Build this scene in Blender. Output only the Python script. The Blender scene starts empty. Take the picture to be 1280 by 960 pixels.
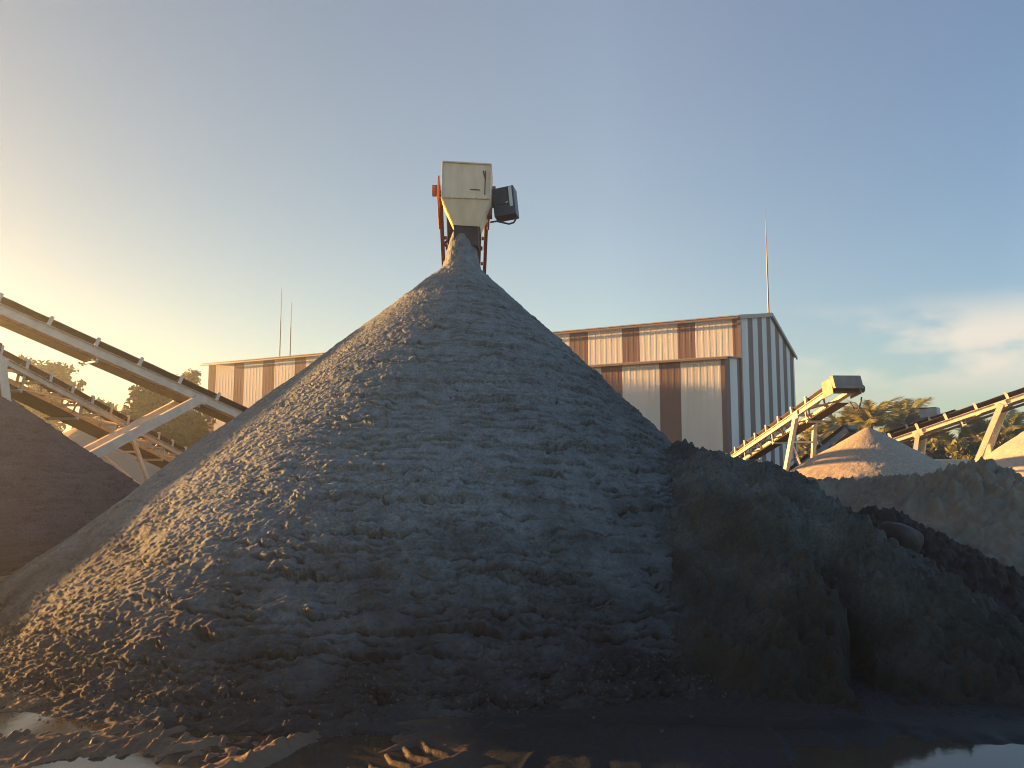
import bpy, math, random
import numpy as np
import bmesh
from mathutils import Vector, Matrix

random.seed(7)
RNG = np.random.default_rng(7)
scene = bpy.context.scene
COL = scene.collection
R = math.radians

# ------------------------------------------------------------------ camera
CAM_H, FPX, PITCH = 1.7, 960.0, math.atan(98 / 960)
CP, SP = math.cos(PITCH), math.sin(PITCH)
cam_d = bpy.data.cameras.new("camera")
cam = bpy.data.objects.new("camera", cam_d)
COL.objects.link(cam)
cam.location = (0, 0, CAM_H)
cam.rotation_euler = (R(90) + PITCH, 0, 0)
cam_d.sensor_width = 36
cam_d.lens = 36 * FPX / 1280
cam_d.clip_start = 0.05
cam_d.clip_end = 2000
scene.camera = cam


def at(px, py, Y):
    """world point at forward distance Y seen at a measured picture position"""
    cx, cy = (px - 640) / FPX, (480 - py) / FPX
    t = Y / (CP - cy * SP)
    return Vector((cx * t, Y, CAM_H + t * (SP + cy * CP)))


# ------------------------------------------------------------------ noise
_p = np.random.default_rng(3).permutation(256)
_P = np.concatenate([_p, _p, _p]).astype(np.int32)
_G = np.random.default_rng(4).normal(size=(256, 3)).astype(np.float32)
_G /= np.linalg.norm(_G, axis=1)[:, None]


def perlin(x, y, z):
    x, y, z = [np.asarray(a, np.float32) for a in np.broadcast_arrays(x, y, z)]
    xi, yi, zi = np.floor(x), np.floor(y), np.floor(z)
    fx, fy, fz = x - xi, y - yi, z - zi
    xi, yi, zi = [a.astype(np.int32) & 255 for a in (xi, yi, zi)]
    f = lambda t: t * t * t * (t * (t * 6 - 15) + 10)
    u, v, w = f(fx), f(fy), f(fz)
    out = 0
    for dx in (0, 1):
        a = _P[xi + dx]
        wx = u if dx else 1 - u
        for dy in (0, 1):
            b = _P[a + yi + dy]
            wy = wx * (v if dy else 1 - v)
            for dz in (0, 1):
                g = _G[_P[b + zi + dz]]
                out = out + wy * (w if dz else 1 - w) * (
                    g[..., 0] * (fx - dx) + g[..., 1] * (fy - dy) + g[..., 2] * (fz - dz))
    return out * 1.5


def fbm(x, y, z, sc, octv=4, gain=0.5, seed=0.0):
    s, a = 0, 1.0
    for i in range(octv):
        s = s + a * perlin(x * sc + seed, y * sc + seed * 1.7, z * sc - seed)
        sc *= 2.07
        a *= gain
    return s


_W = np.random.default_rng(9).random((256, 3)).astype(np.float32)


def worley(x, y, z):
    """distance to the nearest cell point and the gap to the second nearest"""
    x, y, z = [np.asarray(a, np.float32) for a in np.broadcast_arrays(x, y, z)]
    xi, yi, zi = [np.floor(a).astype(np.int32) for a in (x, y, z)]
    f1 = np.full(x.shape, 9, np.float32)
    f2 = f1.copy()
    for dx in (-1, 0, 1):
        a = _P[(xi + dx) & 255]
        for dy in (-1, 0, 1):
            b = _P[a + ((yi + dy) & 255)]
            for dz in (-1, 0, 1):
                w = _W[_P[b + ((zi + dz) & 255)]]
                d = (xi + dx + w[..., 0] - x) ** 2 + (yi + dy + w[..., 1] - y) ** 2 + (zi + dz + w[..., 2] - z) ** 2
                f2 = np.minimum(f2, np.maximum(f1, d))
                f1 = np.minimum(f1, d)
    f1, f2 = np.sqrt(f1), np.sqrt(f2)
    return f1, f2 - f1


def sstep(a, b, x):
    t = np.clip((x - a) / (b - a), 0, 1)
    return t * t * (3 - 2 * t)


# ------------------------------------------------------------------ materials
def mat(name, col, rough=0.8, var=0.0, vscale=8.0, bump=0.0, bscale=40.0, metal=0.0, col2=None,
        detail=6.0, rough2=None, spec=None, stretch=None, bdist=0.02):
    m = bpy.data.materials.new(name)
    m.use_nodes = True
    nt = m.node_tree
    b = nt.nodes["Principled BSDF"]
    b.inputs["Base Color"].default_value = (*col, 1)
    b.inputs["Roughness"].default_value = rough
    b.inputs["Metallic"].default_value = metal
    if spec is not None:
        b.inputs["Specular IOR Level"].default_value = spec
    tc = nt.nodes.new("ShaderNodeTexCoord")
    vec = tc.outputs["Object"]
    if stretch:
        mp = nt.nodes.new("ShaderNodeMapping")
        mp.inputs["Scale"].default_value = stretch
        nt.links.new(vec, mp.inputs["Vector"])
        vec = mp.outputs["Vector"]
    if var > 0 or col2:
        n = nt.nodes.new("ShaderNodeTexNoise")
        n.inputs["Scale"].default_value = vscale
        n.inputs["Detail"].default_value = detail
        nt.links.new(vec, n.inputs["Vector"])
        r = nt.nodes.new("ShaderNodeValToRGB")
        r.color_ramp.elements[0].position = 0.32
        r.color_ramp.elements[1].position = 0.68
        c2 = col2 if col2 else tuple(c * (1 - var) for c in col)
        c1 = col if col2 else tuple(min(1, c * (1 + var)) for c in col)
        r.color_ramp.elements[0].color = (*c2, 1)
        r.color_ramp.elements[1].color = (*c1, 1)
        nt.links.new(n.outputs["Fac"], r.inputs["Fac"])
        nt.links.new(r.outputs["Color"], b.inputs["Base Color"])
        if rough2 is not None:
            mr = nt.nodes.new("ShaderNodeMapRange")
            mr.inputs["From Min"].default_value = 0.3
            mr.inputs["From Max"].default_value = 0.7
            mr.inputs["To Min"].default_value = rough
            mr.inputs["To Max"].default_value = rough2
            nt.links.new(n.outputs["Fac"], mr.inputs["Value"])
            nt.links.new(mr.outputs["Result"], b.inputs["Roughness"])
    if bump > 0:
        n2 = nt.nodes.new("ShaderNodeTexNoise")
        n2.inputs["Scale"].default_value = bscale
        n2.inputs["Detail"].default_value = 8
        n2.inputs["Roughness"].default_value = 0.65
        nt.links.new(vec, n2.inputs["Vector"])
        bp = nt.nodes.new("ShaderNodeBump")
        bp.inputs["Strength"].default_value = bump
        bp.inputs["Distance"].default_value = bdist
        nt.links.new(n2.outputs["Fac"], bp.inputs["Height"])
        nt.links.new(bp.outputs["Normal"], b.inputs["Normal"])
    return m


def sand_mat(name, col, col2, moist_dark=None, side=None, grain=0.0, **kw):
    """sand with fine grain; moist=(height, colour): wet band with a ragged edge at the foot, stretched up to paint in the dark lower slope"""
    m = mat(name, col, 0.92, col2=col2, bump=0.6, spec=0.25, **kw)
    nt = m.node_tree
    if grain:
        # single grains and small stones, lighter and darker than the rest
        b = nt.nodes["Principled BSDF"]
        src = b.inputs["Base Color"].links[0].from_socket
        tcg = nt.nodes.new("ShaderNodeTexCoord")
        ng = nt.nodes.new("ShaderNodeTexNoise")
        ng.inputs["Scale"].default_value = 42
        ng.inputs["Detail"].default_value = 3
        ng.inputs["Roughness"].default_value = .7
        nt.links.new(tcg.outputs["Object"], ng.inputs["Vector"])
        mg = nt.nodes.new("ShaderNodeMapRange")
        mg.inputs["From Min"].default_value = .30
        mg.inputs["From Max"].default_value = .70
        mg.inputs["To Min"].default_value = 1 - grain
        mg.inputs["To Max"].default_value = 1 + grain
        nt.links.new(ng.outputs["Fac"], mg.inputs["Value"])
        vm = nt.nodes.new("ShaderNodeVectorMath")
        vm.operation = 'SCALE'
        nt.links.new(src, vm.inputs[0])
        nt.links.new(mg.outputs["Result"], vm.inputs["Scale"])
        nt.links.new(vm.outputs[0], b.inputs["Base Color"])
    if moist_dark:  # wet at the foot; higher up the darkening is painted in
        nt = m.node_tree
        b = nt.nodes["Principled BSDF"]
        src = b.inputs["Base Color"].links[0].from_socket
        tc = nt.nodes.new("ShaderNodeTexCoord")
        sx = nt.nodes.new("ShaderNodeSeparateXYZ")
        nt.links.new(tc.outputs["Object"], sx.inputs[0])
        n = nt.nodes.new("ShaderNodeTexNoise")
        n.inputs["Scale"].default_value = 1.6
        n.inputs["Detail"].default_value = 7
        nt.links.new(tc.outputs["Object"], n.inputs["Vector"])
        ad = nt.nodes.new("ShaderNodeMath")
        ad.operation = 'MULTIPLY_ADD'
        ad.inputs[1].default_value = -moist_dark[0] * 1.6
        nt.links.new(n.outputs["Fac"], ad.inputs[0])
        nt.links.new(sx.outputs["Z"], ad.inputs[2])
        mr = nt.nodes.new("ShaderNodeMapRange")
        mr.inputs["From Min"].default_value = -moist_dark[0] * 0.75
        mr.inputs["From Max"].default_value = moist_dark[0] * 0.5
        nt.links.new(ad.outputs[0], mr.inputs["Value"])
        mx = nt.nodes.new("ShaderNodeMix")
        mx.data_type = 'RGBA'
        mx.inputs[6].default_value = (*moist_dark[1], 1)
        nt.links.new(mr.outputs["Result"], mx.inputs[0])
        nt.links.new(src, mx.inputs[7])
        last = mx.outputs[2]
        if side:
            # right flank: darkening painted into the colour, with a ragged border
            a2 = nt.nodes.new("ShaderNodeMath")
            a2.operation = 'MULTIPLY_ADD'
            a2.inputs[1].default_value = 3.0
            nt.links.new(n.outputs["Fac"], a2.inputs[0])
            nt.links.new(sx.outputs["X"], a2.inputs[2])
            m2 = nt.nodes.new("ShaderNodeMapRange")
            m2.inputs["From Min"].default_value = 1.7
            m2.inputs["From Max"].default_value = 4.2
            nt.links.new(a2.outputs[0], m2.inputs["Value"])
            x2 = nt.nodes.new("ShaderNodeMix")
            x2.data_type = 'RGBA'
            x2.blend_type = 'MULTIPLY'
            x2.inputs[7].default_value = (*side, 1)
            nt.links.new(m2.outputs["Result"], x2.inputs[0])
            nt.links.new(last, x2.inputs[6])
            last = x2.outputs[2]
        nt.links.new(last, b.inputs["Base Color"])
    return m


M = {}
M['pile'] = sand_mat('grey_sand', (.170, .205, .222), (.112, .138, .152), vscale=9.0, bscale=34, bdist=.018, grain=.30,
                     moist_dark=(1.1, (.024, .030, .036)), side=(.46, .49, .51))
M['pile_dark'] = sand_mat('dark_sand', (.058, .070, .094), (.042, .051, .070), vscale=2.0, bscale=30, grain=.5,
                          moist_dark=(0.4, (.04, .038, .036)))
M['pile_pale'] = sand_mat('pale_sand', (.30, .25, .19), (.25, .21, .16), vscale=1.0, bscale=30)
M['gravel'] = sand_mat('tan_gravel', (.34, .31, .26), (.27, .25, .21), vscale=14.0, bscale=45, bdist=.04, grain=.4)
M['gravel_grey'] = sand_mat('grey_gravel', (.38, .37, .35), (.29, .285, .27), vscale=14.0, bscale=45, bdist=.04)
M['bank'] = sand_mat('bank_soil', (.090, .108, .110), (.036, .046, .044), vscale=2.2, bscale=45, grain=.4,
                     moist_dark=(1.25, (.011, .0145, .0135)))
M['mud_heap'] = sand_mat('black_mud', (.030, .030, .032), (.018, .018, .020), vscale=3.0, bscale=40)
M['spoil'] = sand_mat('spoil_soil', (.22, .185, .14), (.125, .130, .112), vscale=1.1, bscale=40)
M['stone'] = mat('stone', (.060, .064, .066), 0.85, col2=(.028, .030, .031), vscale=20)
M['clod'] = mat('wet_clod', (.018, .018, .019), 0.75, var=.25, vscale=9, bump=.2, bscale=25)
M['belt'] = mat('rubber_belt', (.045, .038, .038), 0.75, var=.3, vscale=5)
M['head_paint'] = mat('head_guard_paint', (.21, .18, .15), 0.55, var=.2, vscale=5)
M['cream'] = mat('cream_steel', (.52, .47, .39), 0.55, var=.14, vscale=4, bump=.05, bscale=20)
M['grey_steel'] = mat('grey_steel', (.40, .39, .37), 0.5, var=.16, vscale=4)
M['blue_steel'] = mat('blue_grey_steel', (.24, .28, .33), 0.5, var=.16, vscale=4)
M['rust'] = mat('rust_red_steel', (.27, .095, .05), 0.7, col2=(.17, .06, .035), vscale=11, bump=.15, bscale=30)
M['dark_steel'] = mat('dark_steel', (.055, .05, .05), 0.5, var=.3, vscale=6)
M['navy'] = mat('navy_paint', (.025, .042, .065), 0.35, var=.25, vscale=5)
M['label_plate'] = mat('pale_plate', (.62, .66, .62), 0.5, var=.08, vscale=9)
M['hop'] = mat('hopper_paint', (.78, .66, .49), 0.55, col2=(.66, .54, .385), vscale=3.0, stretch=(2.2, 2.2, .7), bump=.05, bscale=14)
M['throat_sun'] = mat('throat_sunlight', (.72, .47, .10), 0.5, var=.12, vscale=8)  # yellow sunlight put into the colour of the throat's left side
M['roller'] = mat('roller_steel', (.16, .15, .15), 0.45, metal=.6)
M['white_sheet'] = mat('white_wall_sheet', (.56, .57, .56), 0.85, spec=.08, var=.07, vscale=.7, stretch=(1, 1, .25))
M['brown_sheet'] = mat('brown_wall_sheet', (.165, .12, .113), 0.85, spec=.08, var=.10, vscale=.7, stretch=(1, 1, .25))
M['trim'] = mat('brown_trim', (.17, .125, .11), 0.5, var=.1)
M['roofm'] = mat('roof_sheet', (.33, .29, .27), 0.8, var=.1, vscale=.6)
M['rod'] = mat('rod_steel', (.13, .08, .07), 0.5)
M['bark'] = mat('bark', (.10, .075, .05), 0.9, var=.3, vscale=8)
M['fence_sheet'] = mat('fence_sheet', (.52, .46, .38), 0.6, var=.18, vscale=2)


def leaf_mat(name, c, c2, transl=0.35):
    m = bpy.data.materials.new(name)
    m.use_nodes = True
    nt = m.node_tree
    b = nt.nodes["Principled BSDF"]
    oi = nt.nodes.new("ShaderNodeTexCoord")
    n = nt.nodes.new("ShaderNodeTexNoise")
    n.inputs["Scale"].default_value = 1.3
    n.inputs["Detail"].default_value = 5
    nt.links.new(oi.outputs["Object"], n.inputs["Vector"])
    mx = nt.nodes.new("ShaderNodeMix")
    mx.data_type = 'RGBA'
    mx.inputs[6].default_value = (*c, 1)
    mx.inputs[7].default_value = (*c2, 1)
    mr = nt.nodes.new("ShaderNodeMapRange")
    mr.inputs["From Min"].default_value = .35
    mr.inputs["From Max"].default_value = .65
    nt.links.new(n.outputs["Fac"], mr.inputs["Value"])
    nt.links.new(mr.outputs["Result"], mx.inputs[0])
    nt.links.new(mx.outputs[2], b.inputs["Base Color"])
    b.inputs["Roughness"].default_value = 0.6
    tr = nt.nodes.new("ShaderNodeBsdfTranslucent")
    nt.links.new(mx.outputs[2], tr.inputs["Color"])
    ms = nt.nodes.new("ShaderNodeMixShader")
    ms.inputs[0].default_value = transl
    nt.links.new(b.outputs[0], ms.inputs[1])
    nt.links.new(tr.outputs[0], ms.inputs[2])
    nt.links.new(ms.outputs[0], nt.nodes["Material Output"].inputs["Surface"])
    return m


M['leaf'] = leaf_mat('tree_leaf', (.13, .115, .045), (.08, .08, .03))
M['palm'] = leaf_mat('palm_leaf', (.36, .33, .07), (.20, .22, .05))
M['shrub'] = leaf_mat('shrub_leaf', (.24, .22, .055), (.11, .14, .035))
M['dry'] = leaf_mat('dry_frond', (.45, .22, .05), (.30, .15, .04))


# ------------------------------------------------------------------ object helpers
WORLD_AT = {}


def tag(o, label=None, cat=None, group=None, kind=None):
    if label: o['label'] = label
    if cat: o['category'] = cat
    if group: o['group'] = group
    if kind: o['kind'] = kind
    return o


def empty(name, loc, rz=0.0, label=None, cat=None, group=None):
    o = bpy.data.objects.new(name, None)
    COL.objects.link(o)
    o.location = loc
    o.rotation_euler = (0, 0, rz)
    o.empty_display_size = .3
    return tag(o, label, cat, group)


def mesh_obj(name, verts, faces, m, parent=None, loc=(0, 0, 0), smooth=False, mats=None, fmat=None):
    me = bpy.data.meshes.new(name)
    me.from_pydata([tuple(v) for v in verts], [], faces)
    for mm in (mats or [m]):
        me.materials.append(mm)
    if fmat is not None:
        me.polygons.foreach_set("material_index", fmat)
    if smooth:
        me.polygons.foreach_set("use_smooth", [True] * len(me.polygons))
    me.update()
    o = bpy.data.objects.new(name, me)
    COL.objects.link(o)
    o.location = loc
    if parent: o.parent = parent
    return o


def np_mesh(name, V, Q, m, parent=None, loc=(0, 0, 0), smooth=True):
    """V (n,3), Q (k,4)"""
    me = bpy.data.meshes.new(name)
    me.vertices.add(len(V))
    me.vertices.foreach_set("co", np.asarray(V, np.float32).ravel())
    me.loops.add(Q.size)
    me.loops.foreach_set("vertex_index", np.asarray(Q, np.int32).ravel())
    me.polygons.add(len(Q))
    me.polygons.foreach_set("loop_start", np.arange(len(Q), dtype=np.int32) * Q.shape[1])
    me.polygons.foreach_set("use_smooth", np.full(len(Q), smooth, bool))
    me.materials.append(m)
    me.update(calc_edges=True)
    me.validate()
    o = bpy.data.objects.new(name, me)
    COL.objects.link(o)
    o.location = loc
    if parent: o.parent = parent
    return o


def grid_quads(nr, nc, wrap=False):
    i = np.arange(nr - 1)[:, None]
    j = np.arange(nc if wrap else nc - 1)[None, :]
    j2 = (j + 1) % nc
    return np.stack([i * nc + j, i * nc + j2, (i + 1) * nc + j2, (i + 1) * nc + j], -1).reshape(-1, 4)


class MB:
    def __init__(self):
        self.v, self.f = [], []

    def box(self, c, s, rot=None):
        """box centred at c with full sizes s"""
        c = Vector(c)
        b = len(self.v)
        for sx, sy, sz in ((-1, -1, -1), (1, -1, -1), (1, 1, -1), (-1, 1, -1), (-1, -1, 1), (1, -1, 1), (1, 1, 1), (-1, 1, 1)):
            p = Vector((sx * s[0] / 2, sy * s[1] / 2, sz * s[2] / 2))
            if rot is not None: p = rot @ p
            self.v.append(c + p)
        for q in ((0, 3, 2, 1), (4, 5, 6, 7), (0, 1, 5, 4), (1, 2, 6, 5), (2, 3, 7, 6), (3, 0, 4, 7)):
            self.f.append(tuple(b + k for k in q))
        return self

    def hexa(self, pts):
        b = len(self.v)
        self.v += [Vector(p) for p in pts]
        for q in ((0, 3, 2, 1), (4, 5, 6, 7), (0, 1, 5, 4), (1, 2, 6, 5), (2, 3, 7, 6), (3, 0, 4, 7)):
            self.f.append(tuple(b + k for k in q))
        return self

    def bar(self, a, b, w, h, up=Vector((0, 0, 1))):
        """rectangular bar from a to b; w sideways, h along up"""
        a, b = Vector(a), Vector(b)
        d = (b - a)
        L = d.length
        d.normalize()
        s = d.cross(up)
        if s.length < 1e-4: s = d.cross(Vector((1, 0, 0)))
        s.normalize()
        u = s.cross(d)
        rot = Matrix((d, s, u)).transposed()
        return self.box((a + b) / 2, (L, w, h), rot)

    def channel(self, a, b, side, h, fl, th=.012):
        """C channel from a to b: web h tall, flanges fl wide pointing to side (vector)"""
        a, b, side = Vector(a), Vector(b), Vector(side)
        d = (b - a).normalized()
        u = side.cross(d).normalized()
        if u.z < 0: u = -u
        self.bar(a, b, th, h, u)
        for s in (-1, 1):
            o = u * (s * (h / 2 - th / 2)) + side * (fl / 2)
            self.bar(a + o, b + o, fl, th, u)
        return self

    def tube(self, pts, r, n=10, r2=None):
        pts = [Vector(p) for p in pts]
        b = len(self.v)
        K = len(pts)
        for i, p in enumerate(pts):
            d = (pts[min(i + 1, K - 1)] - pts[max(i - 1, 0)]).normalized()
            s = d.cross(Vector((0, 0, 1)))
            if s.length < 1e-3: s = d.cross(Vector((1, 0, 0)))
            s.normalize()
            u = s.cross(d)
            rr = r if r2 is None else r + (r2 - r) * i / (K - 1)
            for k in range(n):
                t = 2 * math.pi * k / n
                self.v.append(p + s * (rr * math.cos(t)) + u * (rr * math.sin(t)))
        for i in range(K - 1):
            for k in range(n):
                self.f.append((b + i * n + k, b + i * n + (k + 1) % n, b + (i + 1) * n + (k + 1) % n, b + (i + 1) * n + k))
        self.f.append(tuple(b + k for k in reversed(range(n))))
        self.f.append(tuple(b + (K - 1) * n + k for k in range(n)))
        return self

    def build(self, name, m, parent=None, loc=(0, 0, 0), smooth=False, bevel=0.0):
        o = mesh_obj(name, self.v, self.f, m, parent, loc, smooth)
        if bevel:
            bv = o.modifiers.new("bevel", 'BEVEL')
            bv.width = bevel
            bv.segments = 2
        return o


# ------------------------------------------------------------------ ground
def ax(fine0, fine1, step, far, n):
    f = np.arange(fine0, fine1 + 1e-6, step)
    g = np.geomspace(step * 3, far, n)
    return np.concatenate([(fine0 - g)[::-1], f, fine1 + g])


gx = ax(-4.6, 4.6, .0125, 105, 46)
gy = ax(3.2, 7.2, .0115, 158, 46)
gy = gy[gy > -58]
GX, GY = np.meshgrid(gx, gy)


def seg_ab(ax_, ay_, X, Y, ang):
    """along / across coordinates of a line through (ax,ay) heading ang"""
    c, s = math.cos(ang), math.sin(ang)
    dx, dy = X - ax_, Y - ay_
    return dx * c + dy * s, -dx * s + dy * c


def ground_z(X, Y):
    fine = sstep(14, 7, np.hypot(X, Y - 5))
    z = .10 * fbm(X, Y, 0 * X, .12, 2) * sstep(3, 12, np.hypot(X, Y - 5))
    z = z + .016 * fbm(X, Y, 0 * X + 3, .9, 3) * fine
    foot = sstep(5.28, 5.42, Y) * sstep(7.5, 6.6, Y)            # gravelly spill along the foot of the cone
    z = z + foot * (.018 * np.abs(fbm(X, Y, 0 * X + 17, 14, 3, .6)) + .006 * fbm(X, Y, 0 * X + 19, 28, 2))
    left = sstep(-.25, -1.1, X - .55 * (Y - 5.2))       # rough wheel-churned side
    grit = fbm(X, Y, 0 * X + 7, 9.0, 4, .55)
    z = z + fine * (.009 * grit * (.3 + .9 * left) + .004 * fbm(X, Y, 0 * X + 23, 30, 2) * (.3 + left))
    clods = np.clip(fbm(X, Y, 0 * X + 1, 16, 2) - .3, 0, 1)
    z = z + fine * .018 * clods * left
    A = R(45)
    z = z - .040 * sstep(-.75, -1.15, X - .5 * (Y - 5.0)) * sstep(5.75, 5.35, Y - .10 * X - .2)
    warp = .035 * fbm(X, Y, 0 * X + 5, 1.6, 2)
    for (bo, a0, a1, wid, lean, amp, dep) in ((0.0, -1.2, .80, .16, -.95, .024, .008), (.40, -1.5, .35, .13, -.95, .019, .006),
                                              (.74, -1.6, .55, .13, -.95, .022, .008), (1.15, -1.9, .1, .12, -.95, .018, .006)):
        a, b = seg_ab(-1.94, 4.70, X, Y, A)
        b = b - bo + warp * .6
        inside = sstep(wid + .03, wid - .02, np.abs(b)) * sstep(a0 - .1, a0 + .1, a) * sstep(a1 + .12, a1 - .05, a)
        ph = (a + lean * b + .03 * fbm(X, Y, 0 * X + 2, 4, 2)) / .19
        fr = np.abs((ph % 1) - .5) * 2
        lug = sstep(.70, .92, fr)
        broken = sstep(-.45, .0, fbm(X, Y, 0 * X + 11, 3.3, 2))
        z = z + inside * (-dep - .004 + (amp + .012) * lug * broken * (1 + .35 * grit))
        edge = np.exp(-((np.abs(b) - wid - .045) / .03) ** 2) * sstep(a0 - .1, a0 + .2, a) * sstep(a1 + .1, a1 - .2, a)
        z = z + .004 * edge * (1 + .8 * grit)
    # berm thrown up beside the wheel track, then a smooth dip
    a, b = seg_ab(-1.25, 5.22, X, Y, R(64))
    bb = b + .03 * fbm(X, Y, 0 * X + 4, 3, 3)
    along = sstep(-2.2, -1.6, a) * sstep(.12, -.08, a)
    z = z + along * (.050 * np.exp(-(bb / .07) ** 2) * (1 + .55 * fbm(X, Y, 0 * X + 9, 11, 3)))
    z = z - along * .035 * np.exp(-((b + .38) / .24) ** 2)
    # tyre print on the smooth sheet
    a, b = seg_ab(-.70, 4.68, X, Y, R(40))
    ins = sstep(.17, .14, np.abs(b)) * sstep(-.55, -.45, a) * sstep(.42, .32, a)
    fr = np.abs(((a - np.abs(b) * .3) / .13) % 1 - .5) * 2
    z = z + ins * (-.012 + .028 * sstep(.6, .85, fr))
    z = z + .018 * np.exp(-((np.abs(b) - .2) / .03) ** 2) * sstep(-.6, -.5, a) * sstep(.5, .35, a)
    # smooth scraped apron in front of the pile: a lip and seams left by the bucket
    apron = sstep(-1.2, -.9, X) * sstep(2.6, 2.2, X)
    lip_y = 5.30 + .05 * np.sin(X * 2.1) + .03 * fbm(X, Y, 0 * X, 1.5, 2)
    z = z - apron * .035 * sstep(lip_y + .015, lip_y - .03, Y)
    z = z + apron * .016 * np.exp(-((Y - lip_y - .03) / .03) ** 2)
    for sx_, sw, sh, sl in ((-.30, .022, .03, .30), (.10, .016, .022, .36), (.46, .03, .045, .15), (.72, .015, .02, .1),
                            (1.62, .022, .055, .10), (1.98, .016, .03, .05), (1.3, .012, .016, -.05)):
        cxx = sx_ + sl * (Y - 4.7) + .03 * fbm(X, Y, 0 * X + sx_, 2.5, 3)
        d = (X - cxx)
        on = sstep(5.36, 5.26, Y)
        z = z + on * .45 * sh * np.exp(-(d / (1.5 * sw)) ** 2) * (.7 + .6 * fbm(X, Y, 0 * X + 2.2, 5, 2))
        z = z - on * sh * .2 * np.exp(-((d - .09) / .07) ** 2)
    # puddle basins
    for (cx_, cy_, rx, ry, dp) in ((-3.25, 5.42, .62, .22, .085), (3.0, 4.55, .95, .45, .12), (-2.35, 5.5, .42, .12, .06),
                                   (-2.35, 4.62, .35, .16, .045), (-1.55, 5.25, .38, .14, .055), (-9.6, 11.0, 2.0, .9, .12),
                                   (2.7, 4.1, 1.2, .6, .06)):
        d = ((X - cx_) / rx) ** 2 + ((Y - cy_) / ry) ** 2
        d = d * (1 + .8 * fbm(X, Y, 0 * X + 6, 2.2, 3))
        z = z - (dp + .03) * np.exp(-np.clip(d, 0, 30) ** 1.5)
    return z


GZ = ground_z(GX, GY)
mud = mat('wet_mud', (.15, .115, .085), 0.34, col2=(.06, .05, .042), vscale=.8, rough2=.72, spec=.10, bump=.6, bscale=38, bdist=.012)
nt_ = mud.node_tree
b_ = nt_.nodes["Principled BSDF"]
src_ = b_.inputs["Base Color"].links[0].from_socket
tc_ = nt_.nodes.new("ShaderNodeTexCoord")
sx_ = nt_.nodes.new("ShaderNodeSeparateXYZ")
nt_.links.new(tc_.outputs["Object"], sx_.inputs[0])
nz_ = nt_.nodes.new("ShaderNodeTexNoise")
nz_.inputs["Scale"].default_value = 1.2
nz_.inputs["Detail"].default_value = 8
nt_.links.new(tc_.outputs["Object"], nz_.inputs["Vector"])
ma_ = nt_.nodes.new("ShaderNodeMath")
ma_.operation = 'MULTIPLY_ADD'
ma_.inputs[1].default_value = 1.2
nt_.links.new(nz_.outputs["Fac"], ma_.inputs[0])
nt_.links.new(sx_.outputs["X"], ma_.inputs[2])
mr_ = nt_.nodes.new("ShaderNodeMapRange")
mr_.inputs["From Min"].default_value = -.75
mr_.inputs["From Max"].default_value = .45
nt_.links.new(ma_.outputs[0], mr_.inputs["Value"])
mx_ = nt_.nodes.new("ShaderNodeMix")       # brown wheel-churned mud to the left, black slurry to the right
mx_.data_type = 'RGBA'
mx_.inputs[7].default_value = (.012, .017, .022, 1)
nt_.links.new(mr_.outputs["Result"], mx_.inputs[0])
nt_.links.new(src_, mx_.inputs[6])
nt_.links.new(mx_.outputs[2], b_.inputs["Base Color"])
g = np_mesh("ground", np.stack([GX, GY, GZ], -1).reshape(-1, 3), grid_quads(len(gy), len(gx)), mud)
tag(g, kind='structure')

wm = mat('puddle_water', (.035, .032, .026), 0.03, bump=.03, bscale=6, spec=.6)
wx = np.linspace(-12, 6, 40)
wy = np.linspace(3.0, 12.5, 30)
WX, WY = np.meshgrid(wx, wy)
w = np_mesh("water", np.stack([WX, WY, 0 * WX - .047], -1).reshape(-1, 3), grid_quads(30, 40), wm)
tag(w, kind='structure')


# ------------------------------------------------------------------ the big grey sand pile
PX, PY, PH_ = -.845, 12.70, 5.25


def pile_R(ph):
    return 6.69 * (1 - .0527 * np.cos(ph) + .0434 * np.sin(ph) - .1219 * np.cos(2 * ph))


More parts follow.
